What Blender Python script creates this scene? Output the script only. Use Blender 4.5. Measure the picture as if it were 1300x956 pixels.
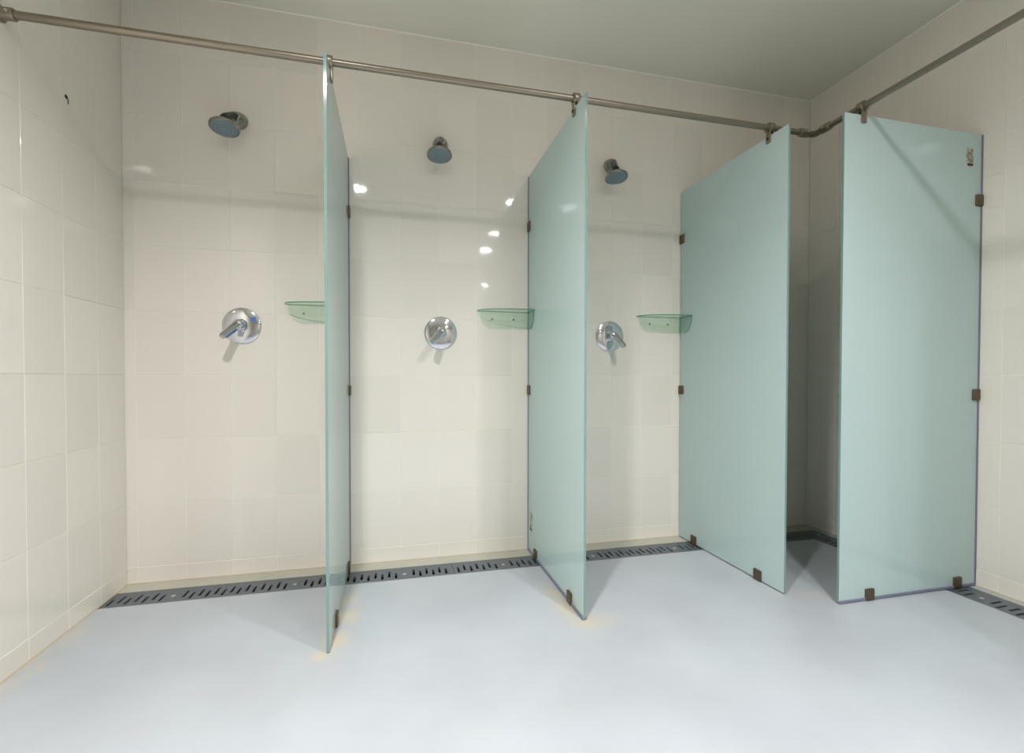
import bpy, math, random
from mathutils import Vector, Matrix

for o in list(bpy.data.objects):
    bpy.data.objects.remove(o, do_unlink=True)
scene = bpy.context.scene
COL = scene.collection
rnd = random.Random(7)

# ------------------------------------------------------------------ room sizes (metres)
W = 3.842            # back wall width
DEPTH = 7.2          # room depth
H = 2.759            # ceiling height
SK = 0.0775          # height of the cut skirting row
TH, TW = 0.30, 0.20  # tile height and width

# ------------------------------------------------------------------ camera
cam_data = bpy.data.cameras.new('camera')
cam = bpy.data.objects.new('camera', cam_data)
COL.objects.link(cam)
YAW, PITCH, ROLL = 0.2344, -0.0161, 0.0007
fw = Vector((math.sin(YAW) * math.cos(PITCH), math.cos(YAW) * math.cos(PITCH), math.sin(PITCH)))
rt = Vector((math.cos(YAW), -math.sin(YAW), 0))
up = rt.cross(fw)
rt, up = rt * math.cos(ROLL) + up * math.sin(ROLL), up * math.cos(ROLL) - rt * math.sin(ROLL)
cam.matrix_world = Matrix(((rt.x, up.x, -fw.x, 1.2131), (rt.y, up.y, -fw.y, -2.4981),
                           (rt.z, up.z, -fw.z, 0.9645), (0, 0, 0, 1)))
cam_data.sensor_width = 36
cam_data.sensor_fit = 'HORIZONTAL'
cam_data.lens = 589.56 * 36 / 1300
cam_data.shift_x = (650 - 641.57) / 1300
cam_data.shift_y = (489.33 - 478) / 1300
cam_data.clip_start = 0.02
scene.camera = cam

# ------------------------------------------------------------------ world, exposure
world = bpy.data.worlds.new('world')
scene.world = world
world.use_nodes = True
world.node_tree.nodes['Background'].inputs[0].default_value = (0.8, 0.85, 0.9, 1)
world.node_tree.nodes['Background'].inputs[1].default_value = 0.02
scene.view_settings.view_transform = 'Standard'
scene.view_settings.look = 'None'
scene.view_settings.exposure = 0.2
scene.view_settings.gamma = 1.0
scene.view_settings.use_curve_mapping = False

# recessed ceiling downlights: position, watts
LAMP_COLOR = (0.978, 0.966, 0.995)
LAMP_SPREAD = math.radians(135)
LAMPS = [((0.88, -2.12), 38, 'round recessed ceiling downlight nearest the left tiled wall'),
         ((2.40, -2.14), 17, 'round recessed ceiling downlight nearest the glass corner stall'),
         ((2.43, -3.20), 14, 'round recessed ceiling downlight in the middle of the ceiling row'),
         ((2.46, -4.02), 11, 'round recessed ceiling downlight towards the rear of the room'),
         ((2.92, -6.55), 8, 'round recessed ceiling downlight closest to the rear wall')]

# ------------------------------------------------------------------ helpers
def lin(c):
    return tuple((v / 12.92 if v <= 0.04045 else ((v + 0.055) / 1.055) ** 2.4) for v in (x / 255 for x in c)) + (1,)

def new_mat(name):
    m = bpy.data.materials.new(name)
    m.use_nodes = True
    nt = m.node_tree
    return m, nt, nt.nodes, nt.links, nt.nodes['Principled BSDF']

def principled(name, rgb, rough=0.5, metal=0.0, spec=0.5, noise=0.0, nscale=20.0, bump=0.0, bscale=60.0, coat=0.0):
    m, nt, N, L, b = new_mat(name)
    b.inputs['Base Color'].default_value = lin(rgb)
    b.inputs['Roughness'].default_value = rough
    b.inputs['Metallic'].default_value = metal
    b.inputs['Specular IOR Level'].default_value = spec
    b.inputs['Coat Weight'].default_value = coat
    if noise or bump:
        tc = N.new('ShaderNodeTexCoord')
    if noise:
        t = N.new('ShaderNodeTexNoise'); t.inputs['Scale'].default_value = nscale; t.inputs['Detail'].default_value = 4
        r = N.new('ShaderNodeMapRange'); r.inputs[3].default_value = 1 - noise; r.inputs[4].default_value = 1 + noise
        x = N.new('ShaderNodeHueSaturation'); x.inputs['Color'].default_value = lin(rgb)
        L.new(tc.outputs['Object'], t.inputs['Vector']); L.new(t.outputs['Fac'], r.inputs[0])
        L.new(r.outputs[0], x.inputs['Value']); L.new(x.outputs[0], b.inputs['Base Color'])
    if bump:
        t = N.new('ShaderNodeTexNoise'); t.inputs['Scale'].default_value = bscale
        u = N.new('ShaderNodeBump'); u.inputs['Strength'].default_value = bump; u.inputs['Distance'].default_value = 0.002
        L.new(tc.outputs['Object'], t.inputs['Vector']); L.new(t.outputs['Fac'], u.inputs['Height'])
        L.new(u.outputs[0], b.inputs['Normal'])
    return m

def mesh_obj(name, verts, faces, mats, parent=None, smooth=False, idx=None, loc=None, recalc=True):
    me = bpy.data.meshes.new(name)
    me.from_pydata([tuple(v) for v in verts], [], faces)
    for m in (mats if isinstance(mats, (list, tuple)) else [mats]):
        me.materials.append(m)
    if idx:
        me.polygons.foreach_set('material_index', idx)
    if recalc:
        import bmesh
        bm = bmesh.new(); bm.from_mesh(me)
        bmesh.ops.remove_doubles(bm, verts=bm.verts[:], dist=1e-6)
        bmesh.ops.recalc_face_normals(bm, faces=bm.faces[:]); bm.to_mesh(me); bm.free()
    me.update()
    if smooth:
        me.polygons.foreach_set('use_smooth', [True] * len(me.polygons))
        me.set_sharp_from_angle(angle=math.radians(38))
    o = bpy.data.objects.new(name, me)
    COL.objects.link(o)
    if parent:
        o.parent = parent
    if loc:
        o.location = loc
    return o

def empty(name, loc=(0, 0, 0), rz=0.0):
    o = bpy.data.objects.new(name, None)
    o.empty_display_size = 0.05
    COL.objects.link(o)
    o.location = loc
    o.rotation_euler = (0, 0, rz)
    return o

def tag(o, label, cat, group=None, kind=None):
    o['label'] = label
    o['category'] = cat
    if group: o['group'] = group
    if kind: o['kind'] = kind
    return o

def struct(o, label, cat):
    o['kind'] = 'structure'
    return tag(o, label, cat)

class MB:
    """collects shapes for one mesh"""
    def __init__(s): s.v = []; s.f = []; s.i = []
    def add(s, v, f, mi=0):
        n = len(s.v); s.v += [Vector(p) for p in v]
        for q in f:
            s.f.append([n + k for k in q]); s.i.append(mi)
        return s
    def box(s, c, d, bev=0.0, mi=0):
        x, y, z = (k / 2 for k in d); cx, cy, cz = c
        if not bev:
            v = [(cx + a * x, cy + b * y, cz + e * z) for a in (-1, 1) for b in (-1, 1) for e in (-1, 1)]
            return s.add(v, [(0, 1, 3, 2), (4, 6, 7, 5), (0, 4, 5, 1), (2, 3, 7, 6), (0, 2, 6, 4), (1, 5, 7, 3)], mi)
        import bmesh
        bm = bmesh.new()
        bmesh.ops.create_cube(bm, size=1)
        for p in bm.verts: p.co = Vector((p.co.x * d[0], p.co.y * d[1], p.co.z * d[2]))
        bmesh.ops.bevel(bm, geom=bm.edges[:], offset=bev, segments=2, profile=0.5, affect='EDGES')
        bm.verts.index_update()
        v = [p.co + Vector(c) for p in bm.verts]; f = [[q.index for q in g.verts] for g in bm.faces]
        bm.free()
        return s.add(v, f, mi)
    def lathe(s, prof, origin, axis, n=32, mi=0, caps=True):
        """prof: list of (radius, distance along axis)"""
        a = Vector(axis).normalized(); o = Vector(origin)
        t = Vector((0, 0, 1)) if abs(a.z) < 0.9 else Vector((1, 0, 0))
        e1 = a.cross(t).normalized(); e2 = a.cross(e1)
        v = []; f = []
        for r, d in prof:
            for k in range(n):
                q = 2 * math.pi * k / n
                v.append(o + a * d + (e1 * math.cos(q) + e2 * math.sin(q)) * r)
        for j in range(len(prof) - 1):
            for k in range(n):
                k2 = (k + 1) % n
                f.append((j * n + k, j * n + k2, (j + 1) * n + k2, (j + 1) * n + k))
        if caps and prof[0][0] > 1e-6: f.append(tuple(reversed(range(n))))
        if caps and prof[-1][0] > 1e-6: f.append(tuple((len(prof) - 1) * n + k for k in range(n)))
        return s.add(v, f, mi)
    def tube(s, pts, rad, n=16, mi=0):
        pts = [Vector(p) for p in pts]; v = []; f = []
        rads = rad if isinstance(rad, (list, tuple)) else [rad] * len(pts)
        e1 = None
        for j, p in enumerate(pts):
            d = (pts[min(j + 1, len(pts) - 1)] - pts[max(j - 1, 0)]).normalized()
            if e1 is None:
                t = Vector((0, 0, 1)) if abs(d.z) < 0.9 else Vector((1, 0, 0))
                e1 = d.cross(t).normalized()
            e1 = (e1 - d * e1.dot(d)).normalized(); e2 = d.cross(e1)
            for k in range(n):
                q = 2 * math.pi * k / n
                v.append(p + (e1 * math.cos(q) + e2 * math.sin(q)) * rads[j])
        for j in range(len(pts) - 1):
            for k in range(n):
                k2 = (k + 1) % n
                f.append((j * n + k, j * n + k2, (j + 1) * n + k2, (j + 1) * n + k))
        f.append(tuple(reversed(range(n)))); f.append(tuple((len(pts) - 1) * n + k for k in range(n)))
        return s.add(v, f, mi)
    def prism(s, poly, axis, a, b, mi=0, side=None):
        """extrude a 2-D outline (u, v) along axis index from a to b"""
        def P(u, w, t):
            return [(t, u, w), (u, t, w), (u, w, t)][axis]
        n = len(poly)
        v = [P(u, w, a) for u, w in poly] + [P(u, w, b) for u, w in poly]
        s.add(v, [tuple(range(n)), tuple(range(2 * n - 1, n - 1, -1))], mi)
        return s.add(v, [(k, n + k, n + (k + 1) % n, (k + 1) % n) for k in range(n)], mi if side is None else side)
    def build(s, name, mats, parent=None, smooth=False, loc=None):
        return mesh_obj(name, s.v, s.f, mats, parent, smooth, s.i if isinstance(mats, (list, tuple)) else None, loc)

# ------------------------------------------------------------------ materials
def tile_material():
    m, nt, N, L, b = new_mat('glazed_cream_tile')
    oi = N.new('ShaderNodeObjectInfo'); tc = N.new('ShaderNodeTexCoord')
    r = N.new('ShaderNodeMapRange'); r.inputs[3].default_value = 0.965; r.inputs[4].default_value = 1.02
    hs = N.new('ShaderNodeHueSaturation'); hs.inputs['Color'].default_value = TILE
    L.new(oi.outputs['Random'], r.inputs[0]); L.new(r.outputs[0], hs.inputs['Value'])
    L.new(hs.outputs[0], b.inputs['Base Color'])
    n = N.new('ShaderNodeTexNoise'); n.inputs['Scale'].default_value = 7.0; n.inputs['Detail'].default_value = 1
    bu = N.new('ShaderNodeBump'); bu.inputs['Strength'].default_value = 0.05; bu.inputs['Distance'].default_value = 0.01
    g = N.new('ShaderNodeNewGeometry')
    L.new(g.outputs['Position'], n.inputs['Vector']); L.new(n.outputs['Fac'], bu.inputs['Height'])
    L.new(bu.outputs[0], b.inputs['Normal'])
    b.inputs['Roughness'].default_value = 0.05
    b.inputs['Specular IOR Level'].default_value = 0.5
    return m
TILE = lin((233, 227, 216))
M_TILE = tile_material()
M_GROUT = principled('pale_grout', (243, 239, 229), 0.8, noise=0.04, nscale=30)
M_CEIL = principled('matt_grey_green_ceiling_paint', (232, 230, 215), 0.9, noise=0.02, nscale=3)
M_SEALANT = principled('yellowed_sealant', (190, 176, 146), 0.7, noise=0.2, nscale=9)

def floor_material():
    m, nt, N, L, b = new_mat('white_epoxy_floor')
    g = N.new('ShaderNodeNewGeometry')
    n1 = N.new('ShaderNodeTexNoise'); n1.inputs['Scale'].default_value = 2.2; n1.inputs['Detail'].default_value = 6
    L.new(g.outputs['Position'], n1.inputs['Vector'])
    cr = N.new('ShaderNodeValToRGB')
    cr.color_ramp.elements[0].position = 0.3; cr.color_ramp.elements[0].color = lin((168, 173, 177))
    cr.color_ramp.elements[1].position = 0.7; cr.color_ramp.elements[1].color = lin((180, 186, 190))
    L.new(n1.outputs['Fac'], cr.inputs[0])
    # rust-yellow water stains round the feet of the glass sheets and along the left wall joint
    n2 = N.new('ShaderNodeTexNoise'); n2.inputs['Scale'].default_value = 9.0; n2.inputs['Detail'].default_value = 5
    L.new(g.outputs['Position'], n2.inputs['Vector'])
    sep = N.new('ShaderNodeSeparateXYZ'); L.new(g.outputs['Position'], sep.inputs[0])
    def spot(cx, cy, sx, sy, amt):
        mp = N.new('ShaderNodeMapping'); mp.vector_type = 'POINT'
        mp.inputs['Location'].default_value = (-cx / sx, -cy / sy, 0); mp.inputs['Scale'].default_value = (1 / sx, 1 / sy, 0)
        L.new(g.outputs['Position'], mp.inputs['Vector'])
        ln = N.new('ShaderNodeVectorMath'); ln.operation = 'LENGTH'; L.new(mp.outputs[0], ln.inputs[0])
        mr = N.new('ShaderNodeMapRange'); mr.inputs[1].default_value = 0.15; mr.inputs[2].default_value = 1.0
        mr.inputs[3].default_value = amt; mr.inputs[4].default_value = 0.0; mr.interpolation_type = 'SMOOTHSTEP'
        L.new(ln.outputs['Value'], mr.inputs[0])
        return mr.outputs[0]
    tot = None
    for a in [(1.01, -0.58, 0.09, 0.40, 0.8), (0.97, -0.80, 0.07, 0.05, 0.9), (1.91, -0.62, 0.09, 0.28, 0.8),
              (1.98, -0.80, 0.16, 0.09, 0.55), (2.98, -0.80, 0.18, 0.12, 0.25), (0.02, -0.7, 0.09, 0.75, 0.45),
              (3.81, -1.3, 0.03, 0.9, 0.4), (0.02, -0.05, 0.32, 0.06, 0.9)]:
        s_ = spot(*a)
        if tot is None: tot = s_
        else:
            ad = N.new('ShaderNodeMath'); ad.operation = 'MAXIMUM'; L.new(tot, ad.inputs[0]); L.new(s_, ad.inputs[1]); tot = ad.outputs[0]
    mu = N.new('ShaderNodeMath'); mu.operation = 'MULTIPLY'; L.new(tot, mu.inputs[0])
    m2 = N.new('ShaderNodeMapRange'); m2.inputs[1].default_value = 0.3; m2.inputs[2].default_value = 0.65
    L.new(n2.outputs['Fac'], m2.inputs[0]); L.new(m2.outputs[0], mu.inputs[1])
    mx = N.new('ShaderNodeMix'); mx.data_type = 'RGBA'
    L.new(mu.outputs[0], mx.inputs['Factor']); L.new(cr.outputs[0], mx.inputs['A']); mx.inputs['B'].default_value = lin((205, 190, 156))
    L.new(mx.outputs['Result'], b.inputs['Base Color'])
    b.inputs['Roughness'].default_value = 0.42
    n3 = N.new('ShaderNodeTexNoise'); n3.inputs['Scale'].default_value = 14.0
    L.new(g.outputs['Position'], n3.inputs['Vector'])
    bu = N.new('ShaderNodeBump'); bu.inputs['Strength'].default_value = 0.08; bu.inputs['Distance'].default_value = 0.01
    L.new(n3.outputs['Fac'], bu.inputs['Height']); L.new(bu.outputs[0], b.inputs['Normal'])
    return m
M_FLOOR = floor_material()
M_STRIP = principled('grey_beige_screed', (186, 183, 168), 0.6, noise=0.08, nscale=8)

def frosted():
    m, nt, N, L, b = new_mat('frosted_green_glass')
    N.remove(b)
    out = N['Material Output']
    d = N.new('ShaderNodeBsdfDiffuse'); d.inputs[0].default_value = lin((217, 236, 233))
    t = N.new('ShaderNodeBsdfTranslucent'); t.inputs[0].default_value = lin((219, 238, 235))
    r = N.new('ShaderNodeBsdfRefraction'); r.inputs['Color'].default_value = lin((200, 225, 222)); r.inputs['Roughness'].default_value = 0.22; r.inputs['IOR'].default_value = 1.02
    gl = N.new('ShaderNodeBsdfGlossy'); gl.inputs['Roughness'].default_value = 0.05
    x1 = N.new('ShaderNodeMixShader'); x1.inputs[0].default_value = 0.23
    x2 = N.new('ShaderNodeMixShader'); x2.inputs[0].default_value = 0.08
    x3 = N.new('ShaderNodeMixShader'); fr = N.new('ShaderNodeFresnel'); fr.inputs[0].default_value = 1.5
    mul = N.new('ShaderNodeMath'); mul.operation = 'MULTIPLY'; mul.inputs[1].default_value = 1.0
    geo = N.new('ShaderNodeNewGeometry'); inv = N.new('ShaderNodeMath'); inv.operation = 'SUBTRACT'; inv.inputs[0].default_value = 1.0
    m3 = N.new('ShaderNodeMath'); m3.operation = 'MULTIPLY'
    L.new(geo.outputs['Backfacing'], inv.inputs[1]); L.new(fr.outputs[0], mul.inputs[0])
    L.new(mul.outputs[0], m3.inputs[0]); L.new(inv.outputs[0], m3.inputs[1])
    L.new(d.outputs[0], x1.inputs[1]); L.new(t.outputs[0], x1.inputs[2])
    L.new(x1.outputs[0], x2.inputs[1]); L.new(r.outputs[0], x2.inputs[2])
    L.new(m3.outputs[0], x3.inputs[0]); L.new(x2.outputs[0], x3.inputs[1]); L.new(gl.outputs[0], x3.inputs[2])
    L.new(x3.outputs[0], out.inputs[0])
    return m
M_FROST = frosted()
M_EDGE = principled('polished_green_glass_edge', (124, 153, 149), 0.08, spec=0.6)
M_SEAL = principled('bluish_rubber_seal', (116, 121, 138), 0.45)
M_CLAMP = principled('bronze_grey_metal_clamp', (104, 92, 74), 0.38, metal=0.75, noise=0.1, nscale=40)
M_STEEL = principled('brushed_steel_tube', (150, 141, 127), 0.34, metal=1.0, noise=0.05, nscale=60)
M_CHROME = principled('polished_chrome', (214, 216, 220), 0.07, metal=1.0)
M_SATIN = principled('satin_chrome', (158, 158, 152), 0.16, metal=1.0)
M_DARKCHROME = principled('dark_chrome_joint', (70, 74, 74), 0.18, metal=0.9)
M_FACE = principled('blue_grey_nozzle_plate', (128, 147, 155), 0.35, noise=0.04, nscale=120)
M_NOZZLE = principled('grey_rubber_nozzle', (92, 106, 114), 0.6)
M_GRATE = principled('galvanised_grate', (108, 116, 121), 0.45, metal=0.5, noise=0.1, nscale=25)
M_CHANNEL = principled('black_drain_channel', (28, 28, 28), 0.7)
M_SCREW = principled('bright_screw_head', (200, 200, 196), 0.3, metal=0.9)
M_BLUE = principled('blue_film', (70, 120, 205), 0.4)
M_WHITE = principled('white_lamp_trim', (236, 236, 232), 0.4)
M_DARK = principled('dark_hole', (48, 42, 36), 0.9)

def clear_green():
    m, nt, N, L, b = new_mat('clear_green_acrylic')
    N.remove(b)
    t = N.new('ShaderNodeBsdfTransparent'); t.inputs[0].default_value = lin((247, 252, 249))
    g = N.new('ShaderNodeBsdfGlossy'); g.inputs['Roughness'].default_value = 0.03
    f = N.new('ShaderNodeFresnel'); f.inputs[0].default_value = 1.35
    x = N.new('ShaderNodeMixShader')
    geo = N.new('ShaderNodeNewGeometry'); inv = N.new('ShaderNodeMath'); inv.operation = 'SUBTRACT'; inv.inputs[0].default_value = 1.0
    mu = N.new('ShaderNodeMath'); mu.operation = 'MULTIPLY'
    L.new(geo.outputs['Backfacing'], inv.inputs[1]); L.new(f.outputs[0], mu.inputs[0]); L.new(inv.outputs[0], mu.inputs[1])
    L.new(mu.outputs[0], x.inputs[0]); L.new(t.outputs[0], x.inputs[1]); L.new(g.outputs[0], x.inputs[2])
    L.new(x.outputs[0], N['Material Output'].inputs[0])
    return m
M_ACRYL = clear_green()
M_ACRYL_EDGE = principled('green_acrylic_edge', (52, 140, 110), 0.1, spec=0.6)

def residue():
    m, nt, N, L, b = new_mat('torn_label_residue')
    tc = N.new('ShaderNodeTexCoord'); n = N.new('ShaderNodeTexNoise'); n.inputs['Scale'].default_value = 70
    cr = N.new('ShaderNodeValToRGB')
    cr.color_ramp.elements[0].position = 0.38; cr.color_ramp.elements[0].color = lin((132, 128, 110))
    cr.color_ramp.elements[1].position = 0.6; cr.color_ramp.elements[1].color = lin((204, 206, 190))
    L.new(tc.outputs['Object'], n.inputs['Vector']); L.new(n.outputs['Fac'], cr.inputs[0]); L.new(cr.outputs[0], b.inputs['Base Color'])
    b.inputs['Roughness'].default_value = 0.7
    return m
M_RESIDUE = residue()

def lamp_glass():
    m, nt, N, L, b = new_mat('lit_lamp_lens')
    b.inputs['Base Color'].default_value = (0.9, 0.9, 0.9, 1)
    b.inputs['Emission Color'].default_value = LAMP_COLOR + (1,)
    b.inputs['Emission Strength'].default_value = 105.0
    return m
M_LAMP = lamp_glass()

def far_tile_material():
    m, nt, N, L, b = new_mat('tiled_rear_wall')
    g = N.new('ShaderNodeNewGeometry'); sp = N.new('ShaderNodeSeparateXYZ'); cb = N.new('ShaderNodeCombineXYZ')
    L.new(g.outputs['Position'], sp.inputs[0]); L.new(sp.outputs['X'], cb.inputs[0]); L.new(sp.outputs['Z'], cb.inputs[1])
    br = N.new('ShaderNodeTexBrick'); br.offset = 0
    br.inputs['Scale'].default_value = 1; br.inputs['Brick Width'].default_value = TW; br.inputs['Row Height'].default_value = TH
    br.inputs['Mortar Size'].default_value = 0.002
    br.inputs['Color1'].default_value = TILE; br.inputs['Color2'].default_value = TILE; br.inputs['Mortar'].default_value = lin((236, 232, 220))
    L.new(cb.outputs[0], br.inputs['Vector']); L.new(br.outputs['Color'], b.inputs['Base Color'])
    b.inputs['Roughness'].default_value = 0.12
    return m

# ------------------------------------------------------------------ lamps (hang in the ceiling)
def downlight(x, y, watts, label):
    t = tag(empty('ceiling_downlight', (x, y, H)), label, 'light', 'recessed ceiling downlights')
    MB().lathe([(0.076, -0.0035), (0.080, -0.007), (0.100, -0.005), (0.102, 0.0), (0.076, 0.0), (0.076, -0.0035)], (0, 0, 0), (0, 0, 1), 40, caps=False).build('trim_ring', M_WHITE, t, True)
    MB().lathe([(0.0, -0.003), (0.075, -0.003), (0.075, -0.0005), (0.0, -0.0005)], (0, 0, 0), (0, 0, 1), 32).build('lens', M_LAMP, t)
    d = bpy.data.lights.new('downlight_lamp', 'AREA')
    d.shape = 'DISK'; d.size = 0.145; d.energy = watts; d.color = LAMP_COLOR
    d.spread = LAMP_SPREAD
    o = bpy.data.objects.new('downlight_lamp', d)
    COL.objects.link(o); o.parent = t; o.location = (0, 0, -0.012)
for (x, y), w, lab in LAMPS:
    downlight(x, y, w, lab)

# ------------------------------------------------------------------ floor, ceiling, walls
DY0, DY1 = -0.090, -0.236       # back drain, wall side and room side
DX0, DX1 = 3.655, 3.802         # right drain
FT = -0.08
def floor_piece(mb, x0, x1, y0, y1, mi):
    mb.box(((x0 + x1) / 2, (y0 + y1) / 2, FT / 2), (x1 - x0, y1 - y0, -FT), mi=mi)
mb = MB()
floor_piece(mb, 0, DX0, -DEPTH, DY1, 0)
floor_piece(mb, DX1, W, -DEPTH, 0, 0)
floor_piece(mb, 0, DX1, DY0, 0, 1)
fl = mb.build('floor', [M_FLOOR, M_STRIP])
struct(fl, 'white seamless shower room floor with drain channel along the walls', 'floor')

mb = MB()
mb.box((DX1 / 2, (DY0 + DY1) / 2, FT - 0.005), (DX1, DY0 - DY1, 0.01))
mb.box(((DX0 + DX1) / 2, (DY1 - DEPTH) / 2, FT - 0.005), (DX1 - DX0, DEPTH + DY1, 0.01))
for (a, b_, c, d) in [(0, DX1, DY0 - 0.002, DY0), (0, DX0, DY1, DY1 + 0.002), (DX1 - 0.002, DX1, -DEPTH, DY0), (DX0, DX0 + 0.002, -DEPTH, DY1)]:
    mb.box(((a + b_) / 2, (c + d) / 2, FT / 2 - 0.004), (b_ - a, d - c, -FT - 0.008))
ch = mb.build('drain_channel', M_CHANNEL)
struct(ch, 'dark recessed drain channel running under the slotted floor grates', 'drain')

ce = MB().box((W / 2, -DEPTH / 2, H + 0.05), (W + 0.2, DEPTH + 0.2, 0.1)).build('ceiling', M_CEIL)
struct(ce, 'plain matt grey-green painted ceiling', 'ceiling')

def wall(name, c, d, mat, label):
    o = MB().box(c, d).build(name, mat)
    return struct(o, label, 'wall')
G = 0.0014   # tile thickness over the grout bed
wb = wall('wall_back', (W / 2, G + 0.05, H / 2), (W + 0.2, 0.1, H), M_GROUT, 'cream tiled back wall behind the shower heads')
wl = wall('wall_left', (-G - 0.05, -DEPTH / 2, H / 2), (0.1, DEPTH, H), M_GROUT, 'cream tiled wall at the left of the showers')
wr = wall('wall_right', (W + G + 0.05, -DEPTH / 2, H / 2), (0.1, DEPTH, H), M_GROUT, 'cream tiled wall at the right, beside the corner stall')
wf = wall('wall_front', (W / 2, -DEPTH - 0.05, H / 2), (W + 0.2, 0.1, H), far_tile_material(), 'cream tiled wall behind the viewer')
def base(name, c, d, label):
    o = MB().box(c, d).build(name, M_GROUT)
    return struct(o, label, 'skirting')
bb = base('baseboard_back', (W / 2, G / 2, SK / 2), (W, G, SK - 0.002), 'low row of cut tiles along the foot of the back wall')
bl = base('baseboard_left', (-G / 2, -DEPTH / 2, SK / 2), (G, DEPTH, SK - 0.002), 'low row of cut tiles along the foot of the left wall')
br_ = base('baseboard_right', (W + G / 2, -DEPTH / 2, SK / 2), (G, DEPTH, SK - 0.002), 'low row of cut tiles along the foot of the right wall')

GAP = 0.0026
def tile_geo(w, h, t=G, b=0.0006):
    w -= GAP; h -= GAP
    x, z = w / 2, h / 2
    v = [(-x, 0, -z), (x, 0, -z), (x, 0, z), (-x, 0, z),
         (-x, -t + b, -z), (x, -t + b, -z), (x, -t + b, z), (-x, -t + b, z),
         (-x + b, -t, -z + b), (x - b, -t, -z + b), (x - b, -t, z - b), (-x + b, -t, z - b)]
    f = [(8, 9, 10, 11)] + [(a, (a + 1) % 4, 4 + (a + 1) % 4, 4 + a) for a in range(4)] + [(4 + a, 4 + (a + 1) % 4, 8 + (a + 1) % 4, 8 + a) for a in range(4)]
    return v, f
tile_cache = {}
def tile_mesh(w, h):
    k = (round(w, 4), round(h, 4))
    if k not in tile_cache:
        me = bpy.data.meshes.new('tile')
        v, f = tile_geo(w, h)
        me.from_pydata(v, [], f); me.materials.append(M_TILE); me.update()
        tile_cache[k] = me
    return tile_cache[k]
ROWS = [SK + TH * k for k in range(9)] + [H]
def tile_wall(parent, board, place, rz, us):
    """place(u, out) -> world x, y of a point on the grout face; us: column boundaries"""
    for u0, u1 in zip(us, us[1:]):
        if u1 - u0 < 0.01: continue
        x, y = place((u0 + u1) / 2)
        for z0, z1 in zip(ROWS, ROWS[1:]):
            o = bpy.data.objects.new('tile', tile_mesh(u1 - u0, z1 - z0)); COL.objects.link(o)
            o.location = (x, y, (z0 + z1) / 2)
            o.rotation_euler = (rnd.gauss(0, 0.0012), 0, rz + rnd.gauss(0, 0.0012)); o.parent = parent
        o = bpy.data.objects.new('skirting_tile', tile_mesh(u1 - u0, SK)); COL.objects.link(o)
        dx, dy = math.sin(rz), -math.cos(rz)
        o.location = (x + dx * G, y + dy * G, SK / 2); o.rotation_euler = (0, 0, rz); o.parent = board
cols = [0, 0.0452]
while cols[-1] + TW < W - 0.005: cols.append(cols[-1] + TW)
cols.append(W)
if cols[-1] - cols[-2] < 0.02: cols.pop(-2)
tile_wall(wb, bb, lambda u: (u, G), 0, cols)
NEAR = [TW * k for k in range(17)]            # tiles built singly down to 3.2 m from the back wall
tile_wall(wl, bl, lambda u: (-G, -u), math.pi / 2, NEAR)
tile_wall(wr, br_, lambda u: (W + G, -u), -math.pi / 2, NEAR)
def tile_rest(parent, board, xg, rz):
    c, s_ = math.cos(rz), math.sin(rz)
    for par, name, zs, off in [(parent, 'tile_field', ROWS, 0), (board, 'skirting_tile_field', [0, SK], G)]:
        mb = MB()
        for k in range(16, 36):
            yc = -(k + 0.5) * TW
            for z0, z1 in zip(zs, zs[1:]):
                v, f = tile_geo(TW, z1 - z0)
                mb.add([(p[0] * c - p[1] * s_ + xg + s_ * off, p[0] * s_ + p[1] * c + yc, p[2] + (z0 + z1) / 2) for p in v], f)
        o = mb.build(name, M_TILE, par); o['kind'] = 'stuff'
tile_rest(wl, bl, -G, math.pi / 2)
tile_rest(wr, br_, W + G, -math.pi / 2)

# sealant beads along floor joints and the pale joint under the ceiling
def bead(name, a, b, r, mat, label):
    o = MB().tube([a, b], r, 8).build(name, mat)
    return struct(o, label, 'sealant')
bead('trim_1', (0.004, 0, 0.0), (W - 0.004, 0, 0.0), 0.0045, M_SEALANT, 'yellowed sealant bead along the foot of the back wall')
bead('trim_2', (0, -0.004, 0.0), (0, -DEPTH, 0.0), 0.0045, M_SEALANT, 'yellowed sealant bead along the foot of the left wall')
bead('trim_3', (W, -0.004, 0.0), (W, -DEPTH, 0.0), 0.0045, M_SEALANT, 'yellowed sealant bead along the foot of the right wall')
bead('trim_4', (0, 0, H), (W, 0, H), 0.005, M_GROUT, 'pale joint between back wall tiles and ceiling')
bead('trim_5', (W, 0, H), (W, -DEPTH, H), 0.005, M_GROUT, 'pale joint between right wall tiles and ceiling')
bead('trim_6', (0, 0, H), (0, -DEPTH, H), 0.005, M_GROUT, 'pale joint between left wall tiles and ceiling')

# drilled hole left in the left wall
mb = MB(); mb.lathe([(0.0, 0.0), (0.008, 0.0), (0.007, 0.0015), (0.0, 0.001)], (0, -0.372, 2.034), (1, 0, 0), 14)
mb.box((0.0008, -0.362, 2.022), (0.0012, 0.004, 0.02))
h = mb.build('drill_hole', M_DARK, wl); h['label'] = 'dark drilled hole in a tile'

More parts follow.
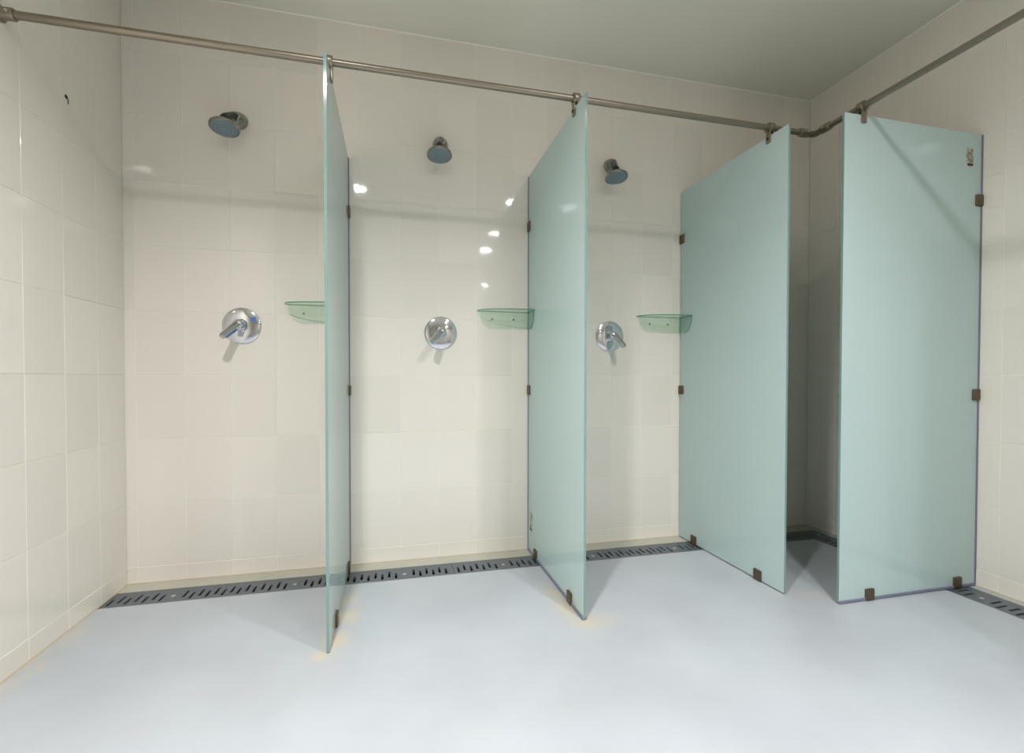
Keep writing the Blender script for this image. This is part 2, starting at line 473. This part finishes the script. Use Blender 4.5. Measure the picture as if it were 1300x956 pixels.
# ------------------------------------------------------------------ glass partitions
ZP = 2.08
CL = MB().box((0, 0, 0), (0.030, 0.046, 0.052), 0.004)
def partition(label, loc, rz, depth, seal, base_gap, wall_z, foot_y, rod_y, bottom_label=None):
    t = tag(empty('glass_partition', loc, rz), label, 'partition', 'frosted glass shower partitions')
    z0 = base_gap
    y0, y1 = -0.004, -depth
    mb = MB(); x = 0.005
    v = [(sx * x, y, z) for sx in (-1, 1) for y in (y0, y1) for z in (z0, ZP)]
    mb.add(v, [(2, 3, 1, 0), (5, 7, 6, 4), (1, 5, 4, 0), (6, 7, 3, 2), (4, 6, 2, 0), (3, 7, 5, 1)])
    mb.i = [0, 0, 1, 1, 1, 1]
    mb.build('glass_sheet', [M_FROST, M_EDGE], t)
    if seal[0]:
        MB().box((0, -0.0035, (z0 + ZP) / 2), (0.017, 0.009, ZP - z0), 0.002).build('wall_seal', M_SEAL, t)
    if seal[1]:
        MB().box((0, (y0 + y1) / 2, 0.007), (0.020, depth - 0.006, 0.014), 0.003).build('floor_seal', M_SEAL, t)
    for z in wall_z:
        MB().box((0, -0.020, z), (0.028, 0.042, 0.052), 0.004).build('wall_clamp', M_CLAMP, t)
    for y in foot_y:
        MB().box((0, y, 0.026), (0.028, 0.046, 0.052), 0.004).build('floor_clamp', M_CLAMP, t)
    mb = MB()
    mb.lathe([(0.0135, -0.013), (0.021, -0.013), (0.022, -0.011), (0.022, 0.011), (0.021, 0.013), (0.0135, 0.013)], (0, rod_y, 2.118), (1, 0, 0), 24)
    for sx in (-1, 1):
        mb.box((sx * 0.0095, rod_y, 2.075), (0.007, 0.024, 0.056), 0.002)
    br = mb.build('rail_bracket', M_STEEL, t, True)
    MB().lathe([(0.0, 0.0), (0.006, 0.0), (0.006, 0.004), (0.0, 0.004)], (-0.013, rod_y, 2.066), (-1, 0, 0), 12).build('bolt', M_DARKCHROME, br)
    return t
PA = partition('frosted glass partition seen nearly edge-on, between the left and middle showers', (0.984, 0, 0), 0, 0.789, (1, 0), 0.004, (1.803, 0.90), (-0.10, -0.60), -0.68)
PB = partition('frosted glass partition with bluish floor seal, between the middle and right showers', (1.946, 0, 0), 0, 0.789, (1, 1), 0.006, (1.80, 0.898), (-0.15, -0.645), -0.68)
PC = partition('frosted glass partition forming the left side of the dark corner stall', (2.902, 0, 0), 0, 0.789, (0, 0), 0.006, (1.798, 0.893), (-0.15, -0.637), -0.68)
PD = partition('wide frosted glass partition fixed to the right wall, facing the viewer', (W, -0.912, 0), -math.pi / 2, 0.789, (1, 1), 0.006, (1.78, 0.888), (-0.117, -0.627), -0.692)

def residue_patch(parent, x, y, z, w, h):
    r = random.Random(3)
    n = 22; pts = []
    for k in range(n):
        q = 2 * math.pi * k / n; c, s_ = math.cos(q), math.sin(q)
        e = 1.0 / max(abs(c), abs(s_)) ** 0.8
        pts.append((y + w / 2 * c * e * r.uniform(0.78, 1.05), z + h / 2 * s_ * e * r.uniform(0.82, 1.05)))
    mb = MB(); sx = 1 if x > 0 else -1
    mb.prism(pts, 0, x, x + sx * 0.0012)
    o = mb.build('label_residue', M_RESIDUE, parent); o['label'] = 'torn remains of a label'
    MB().box((x + sx * 0.0012, y, z - h * 0.42), (0.002, w * 0.75, 0.008)).build('label_edge', M_DARK, o)
residue_patch(PD, 0.0052, -0.078, 1.972, 0.045, 0.085)
residue_patch(PB, -0.0052, -0.066, 0.180, 0.050, 0.11)
partition('frosted glass partition of the next stall along the right wall, beyond the wide partition', (W, -1.875, 0), -math.pi / 2, 0.789, (1, 1), 0.006, (1.78, 0.888), (-0.117, -0.627), -0.692)

# ------------------------------------------------------------------ steel rail over the partitions
RY, RX, RZ = -0.68, 3.150, 2.118
rail = tag(empty('shower_rail', (0, RY, RZ)), 'thin steel rail running over the glass partitions and turning at the corner', 'rail')
def rel(p): return Vector(p) - Vector((0, RY, RZ))
MB().tube([rel((0.004, RY, RZ)), rel((RX - 0.045, RY, RZ))], 0.0128, 20).build('back_tube', M_STEEL, rail, True)
MB().tube([rel((RX, RY - 0.05, RZ)), rel((RX, -DEPTH + 0.004, RZ))], 0.0128, 20).build('side_tube', M_STEEL, rail, True)
el = MB()
el.lathe([(0.0, 0), (0.017, 0), (0.0185, 0.003), (0.0185, 0.045), (0.017, 0.048), (0, 0.048)], rel((RX - 0.085, RY, RZ)), (1, 0, 0), 20)
el.lathe([(0.0, 0), (0.017, 0), (0.0185, 0.003), (0.0185, 0.045), (0.017, 0.048), (0, 0.048)], rel((RX, RY - 0.085, RZ)), (0, 1, 0), 20)
el.tube([rel((RX - 0.04, RY, RZ)), rel((RX - 0.012, RY, RZ)), rel((RX - 0.003, RY - 0.003, RZ)), rel((RX, RY - 0.012, RZ)), rel((RX, RY - 0.04, RZ))], 0.0145, 16)
eo = el.build('elbow_joint', M_STEEL, rail, True)
MB().lathe([(0, 0), (0.005, 0), (0.004, 0.003), (0, 0.0035)], rel((RX - 0.05, RY - 0.0185, RZ)), (0, -1, 0), 12).build('set_screw', M_SCREW, eo)
MB().lathe([(0, 0), (0.005, 0), (0.004, 0.003), (0, 0.0035)], rel((RX - 0.0185, RY - 0.06, RZ)), (-1, 0, 0), 12).build('set_screw', M_SCREW, eo)
FP = [(0, 0.0005), (0.026, 0.0005), (0.027, 0.003), (0.026, 0.006), (0.0195, 0.008), (0.0185, 0.012), (0.0185, 0.040), (0.017, 0.043), (0, 0.043)]
wfl = MB().lathe(FP, rel((0, RY, RZ)), (1, 0, 0), 24).build('wall_flange', M_STEEL, rail, True)
MB().lathe([(0, 0), (0.005, 0), (0.004, 0.003), (0, 0.0035)], rel((0.03, RY - 0.0185, RZ)), (0, -1, 0), 12).build('set_screw', M_SCREW, wfl)
MB().lathe(FP, rel((RX, -DEPTH, RZ)), (0, 1, 0), 24).build('wall_flange', M_STEEL, rail, True)

# ------------------------------------------------------------------ shower heads
def shower_head(x, z, hx, drop, label):
    t = tag(empty('wall_shower', (x, 0, z)), label, 'shower', 'wall mounted shower heads')
    MB().lathe([(0, 0.0005), (0.039, 0.0005), (0.041, 0.004), (0.039, 0.014), (0.034, 0.028), (0.026, 0.042), (0.018, 0.052), (0, 0.055)], (0, 0, 0), (0, -1, 0), 32).build('wall_flange', M_SATIN, t, True)
    head = Vector((hx, -0.118, drop))                    # centre of the nozzle face
    ax = Vector((hx * 0.6, -0.20, -0.98)).normalized()     # the way the water leaves
    top = head - ax * 0.055
    MB().tube([(0, -0.040, 0), (hx * 0.3, -0.060, -0.002), top - ax * 0.006, top - ax * 0.003, top + ax * 0.016], [0.016, 0.0155, 0.0175, 0.0222, 0.0222], 20).build('arm', M_DARKCHROME, t, True)
    hd = MB().lathe([(0, 0), (0.019, 0), (0.021, 0.003), (0.021, 0.012), (0.019, 0.015), (0.028, 0.022), (0.046, 0.031), (0.058, 0.038), (0.0625, 0.043), (0.0635, 0.048), (0.0625, 0.053), (0.058, 0.055), (0.056, 0.052), (0, 0.052)], top, ax, 44).build('head_shell', M_SATIN, t, True)
    fp = MB().lathe([(0, 0.0520), (0.0555, 0.0520), (0.0555, 0.0535), (0.052, 0.0545), (0, 0.0555)], top, ax, 44).build('nozzle_plate', M_FACE, t, True)
    nb = MB()
    e1 = ax.cross(Vector((1, 0, 0))).normalized(); e2 = ax.cross(e1)
    for ring, cnt in ((0.014, 8), (0.028, 14), (0.042, 20)):
        for k in range(cnt):
            q = 2 * math.pi * k / cnt
            nb.lathe([(0.0022, 0), (0.0018, 0.0022), (0, 0.0024)], top + ax * 0.0548 + (e1 * math.cos(q) + e2 * math.sin(q)) * ring, ax, 6)
    nz = nb.build('nozzle_field', M_NOZZLE, fp); nz['kind'] = 'stuff'
    return t
shower_head(0.488, 2.200, -0.028, -0.098, 'chrome shower head above the left shower, next to the left wall')
shower_head(1.454, 2.198, -0.016, -0.112, 'chrome shower head of the middle shower between two glass partitions')
shower_head(2.432, 2.190, -0.018, -0.118, 'chrome shower head of the right shower beside the corner stall')

# ------------------------------------------------------------------ mixer valves
def valve(x, z, tip, label, film=False):
    t = tag(empty('shower_valve', (x, 0, z)), label, 'valve', 'single lever shower valves')
    MB().lathe([(0, 0.0005), (0.084, 0.0005), (0.0865, 0.003), (0.086, 0.006), (0.078, 0.0095), (0.050, 0.013), (0.0, 0.015)], (0, 0, 0), (0, -1, 0), 56).build('cover_plate', M_CHROME, t, True)
    hub = MB().lathe([(0, 0.012), (0.031, 0.012), (0.031, 0.018), (0.0255, 0.022), (0.0245, 0.052), (0.020, 0.066), (0.011, 0.072), (0, 0.073)], (0, 0, 0), (0, -1, 0), 32).build('hub', M_CHROME, t, True)
    MB().lathe([(0.0, 0.0), (0.0262, 0.0), (0.0262, 0.004), (0.0, 0.004)], (0, -0.022, 0), (0, -1, 0), 32).build('hub_ring', M_DARKCHROME, hub, True)
    # lever: flat tapered bar leaving the hub, drooping outwards and down
    a = Vector((0, -0.050, 0.006)); b = Vector(tip)
    d = (b - a).normalized(); side = d.cross(Vector((0, -1, 0.35))).normalized(); nrm = side.cross(d)
    mb = MB(); secs = [(-0.012, 0.018, 0.015), (0.0, 0.0215, 0.018), (0.25, 0.0195, 0.016), (0.6, 0.0175, 0.0125), (0.92, 0.017, 0.0105), (1.0, 0.012, 0.008)]
    ln = (b - a).length; vv = []; n = 14
    for s_, w, h_ in secs:
        for k in range(n):
            q = 2 * math.pi * k / n
            ce_, se_ = math.cos(q), math.sin(q)
            vv.append(a + d * (s_ * ln if s_ > 0 else s_) + side * w * math.copysign(abs(ce_) ** 0.6, ce_) + nrm * h_ * math.copysign(abs(se_) ** 0.6, se_))
    ff = [(j * n + k, j * n + (k + 1) % n, (j + 1) * n + (k + 1) % n, (j + 1) * n + k) for j in range(len(secs) - 1) for k in range(n)]
    ff += [tuple(reversed(range(n))), tuple((len(secs) - 1) * n + k for k in range(n))]
    mb.add(vv, ff)
    lv = mb.build('lever', M_CHROME, t, True)
    if film:
        dn = side if side.z < 0 else -side
        c0 = a + d * ln * 0.34 + dn * 0.0190; c1 = a + d * ln * 0.93 + dn * 0.0168
        w = 0.0065
        q = [c0 - nrm * w, c0 + nrm * w, c1 + nrm * w * 0.8, c1 - nrm * w * 0.8]
        fb = MB().add([p for p in q] + [p + dn * 0.0012 for p in q], [(0, 1, 2, 3), (7, 6, 5, 4), (0, 4, 5, 1), (1, 5, 6, 2), (2, 6, 7, 3), (3, 7, 4, 0)])
        o = fb.build('blue_film', M_BLUE, lv); o['label'] = 'blue protective film'
        o = MB().box((0.055, -0.0125, 0.032), (0.020, 0.0012, 0.020)).build('blue_patch', M_BLUE, t)  # small blue square set on the cover plate
        o.rotation_euler = (0, 0, 0); o['label'] = 'small blue patch'
    return t
valve(0.493, 1.217, (-0.046, -0.135, -0.066), 'chrome lever valve with blue film, left shower', True)
valve(1.454, 1.204, (-0.056, -0.125, -0.060), 'chrome lever valve of the middle shower')
valve(2.433, 1.208, (0.030, -0.125, -0.068), 'chrome lever valve of the right shower')

# ------------------------------------------------------------------ corner soap shelves
def soap_shelf(xc, z, label):
    """xc: the glass face at the right end; the shelf runs left from it along the wall"""
    t = tag(empty('soap_shelf', (xc, 0, z)), label, 'shelf', 'green corner soap shelves')
    wd, dp, ht, th = 0.290, 0.125, 0.098, 0.005
    # top plate: quarter-oval outline in plan
    out = [(0.0, -0.0008), (0.0, -dp)]
    for k in range(1, 19):
        q = math.pi / 2 * k / 18
        out.append((-wd * math.sin(q) ** 0.9, -0.0008 - (dp - 0.0008) * math.cos(q) ** 0.75))
    MB().prism(out, 2, -th, 0, 0, 1).build('top_plate', [M_ACRYL, M_ACRYL_EDGE], t)
    bk = [(-0.004, -th), (-wd + 0.012, -th)]
    for k in range(0, 11):
        q = math.pi / 2 * k / 10
        bk.append((-wd + 0.016 + 0.07 * (1 - math.cos(q)), -th - 0.012 - (ht - 0.017) * math.sin(q)))
    bk.append((-0.004, -ht))
    bo = MB().prism(bk, 1, -0.0045, -0.0008, 0, 0).build('back_plate', M_ACRYL, t)
    sd = [(-0.005, -th), (-0.005, -ht), (-0.052, -ht)]
    for k in range(1, 10):
        q = math.pi / 2 * k / 10
        sd.append((-0.052 - (dp - 0.058) * math.sin(q), -ht + (ht - th) * (1 - math.cos(q))))
    sd.append((-dp + 0.006, -th))
    MB().prism(sd, 0, -0.0045, -0.0005, 0, 1).build('side_plate', [M_ACRYL, M_ACRYL_EDGE], t)
    for sx in (-0.205, -0.085):
        MB().lathe([(0, 0), (0.005, 0), (0.004, 0.003), (0, 0.004)], (sx, -0.0048, -0.045), (0, -1, 0), 14).build('screw', M_SATIN, bo, True)
    return t
soap_shelf(0.984 - 0.006, 1.331, 'clear green corner soap shelf of the left shower, half hidden behind glass')
soap_shelf(1.946 - 0.006, 1.331, 'clear green corner soap shelf of the middle shower')
soap_shelf(2.902 - 0.006, 1.331, 'clear green corner soap shelf of the right shower beside the corner stall')

# ------------------------------------------------------------------ slotted drain grates
def grate(label, loc, rz, s0, s1):
    """local x runs along the drain (world coordinate s), y across it"""
    t = tag(empty('drain_grate', loc, rz), label, 'drain grate', 'slotted steel drain grates')
    hw, th, sw = 0.071, 0.003, 0.0055
    slots = []; screws = []
    h_ = math.floor(s0 / 0.5) * 0.5
    while h_ < s1:
        pos = [h_ + 0.024 + 0.0323 * k for k in range(7)] + [h_ + 0.303 + 0.0317 * k for k in range(7)]
        for k, p in enumerate(pos):
            if s0 + 0.012 < p < s1 - 0.012:
                slots.append((p - s0, 1 if k % 2 else 0))
        if s0 + 0.02 < h_ + 0.258 < s1 - 0.02: screws.append(h_ + 0.258 - s0)
        h_ += 0.5
    mb = MB(); L = s1 - s0 - 0.0015
    def top(x0, x1, y0, y1):
        mb.add([(x0, y0, 0), (x1, y0, 0), (x1, y1, 0), (x0, y1, 0)], [(0, 1, 2, 3)])
        mb.add([(x0, y0, -th), (x1, y0, -th), (x1, y1, -th), (x0, y1, -th)], [(3, 2, 1, 0)])
    x = 0.0
    for p, up_ in slots:
        ya, yb = (-0.0305, 0.0345) if up_ else (-0.0490, 0.0125)
        top(x, p - sw, -hw, hw)
        top(p - sw, p + sw, -hw, ya); top(p - sw, p + sw, yb, hw)
        c = [(p - sw, ya), (p + sw, ya), (p + sw, yb), (p - sw, yb)]
        for k in range(4):
            a, b = c[k], c[(k + 1) % 4]
            mb.add([(a[0], a[1], 0), (b[0], b[1], 0), (b[0], b[1], -0.012), (a[0], a[1], -0.012)], [(0, 1, 2, 3)])
        x = p + sw
    top(x, L, -hw, hw)
    c = [(0, -hw), (L, -hw), (L, hw), (0, hw)]
    for k in range(4):
        a, b = c[k], c[(k + 1) % 4]
        mb.add([(a[0], a[1], 0), (a[0], a[1], -0.02), (b[0], b[1], -0.02), (b[0], b[1], 0)], [(0, 1, 2, 3)])
    mb.build('grate_plate', M_GRATE, t)
    for p in screws:
        MB().lathe([(0.0095, 0), (0.009, 0.0012), (0.006, 0.0022), (0, 0.0022)], (p, -0.008, 0), (0, 0, 1), 16).build('screw', M_SCREW, t, True)
YC = (DY0 + DY1) / 2
XC = (DX0 + DX1) / 2
grate('slotted steel drain grate along the back wall, from the left wall to the middle shower', (0.003, YC, -0.002), 0, 0.003, 1.5)
grate('slotted steel drain grate along the back wall, from the middle shower to the corner stall', (1.5, YC, -0.002), 0, 1.5, 3.0)
grate('slotted steel drain grate in the dark corner stall along the back wall', (3.0, YC, -0.002), 0, 3.0, 3.797)
grate('slotted steel drain grate along the right wall, running under the wide glass partition', (XC, -0.240, -0.002), -math.pi / 2, -0.015, 1.5)
grate('slotted steel drain grate along the right wall, outside the corner stall', (XC, -1.755, -0.002), -math.pi / 2, 0, 1.5)
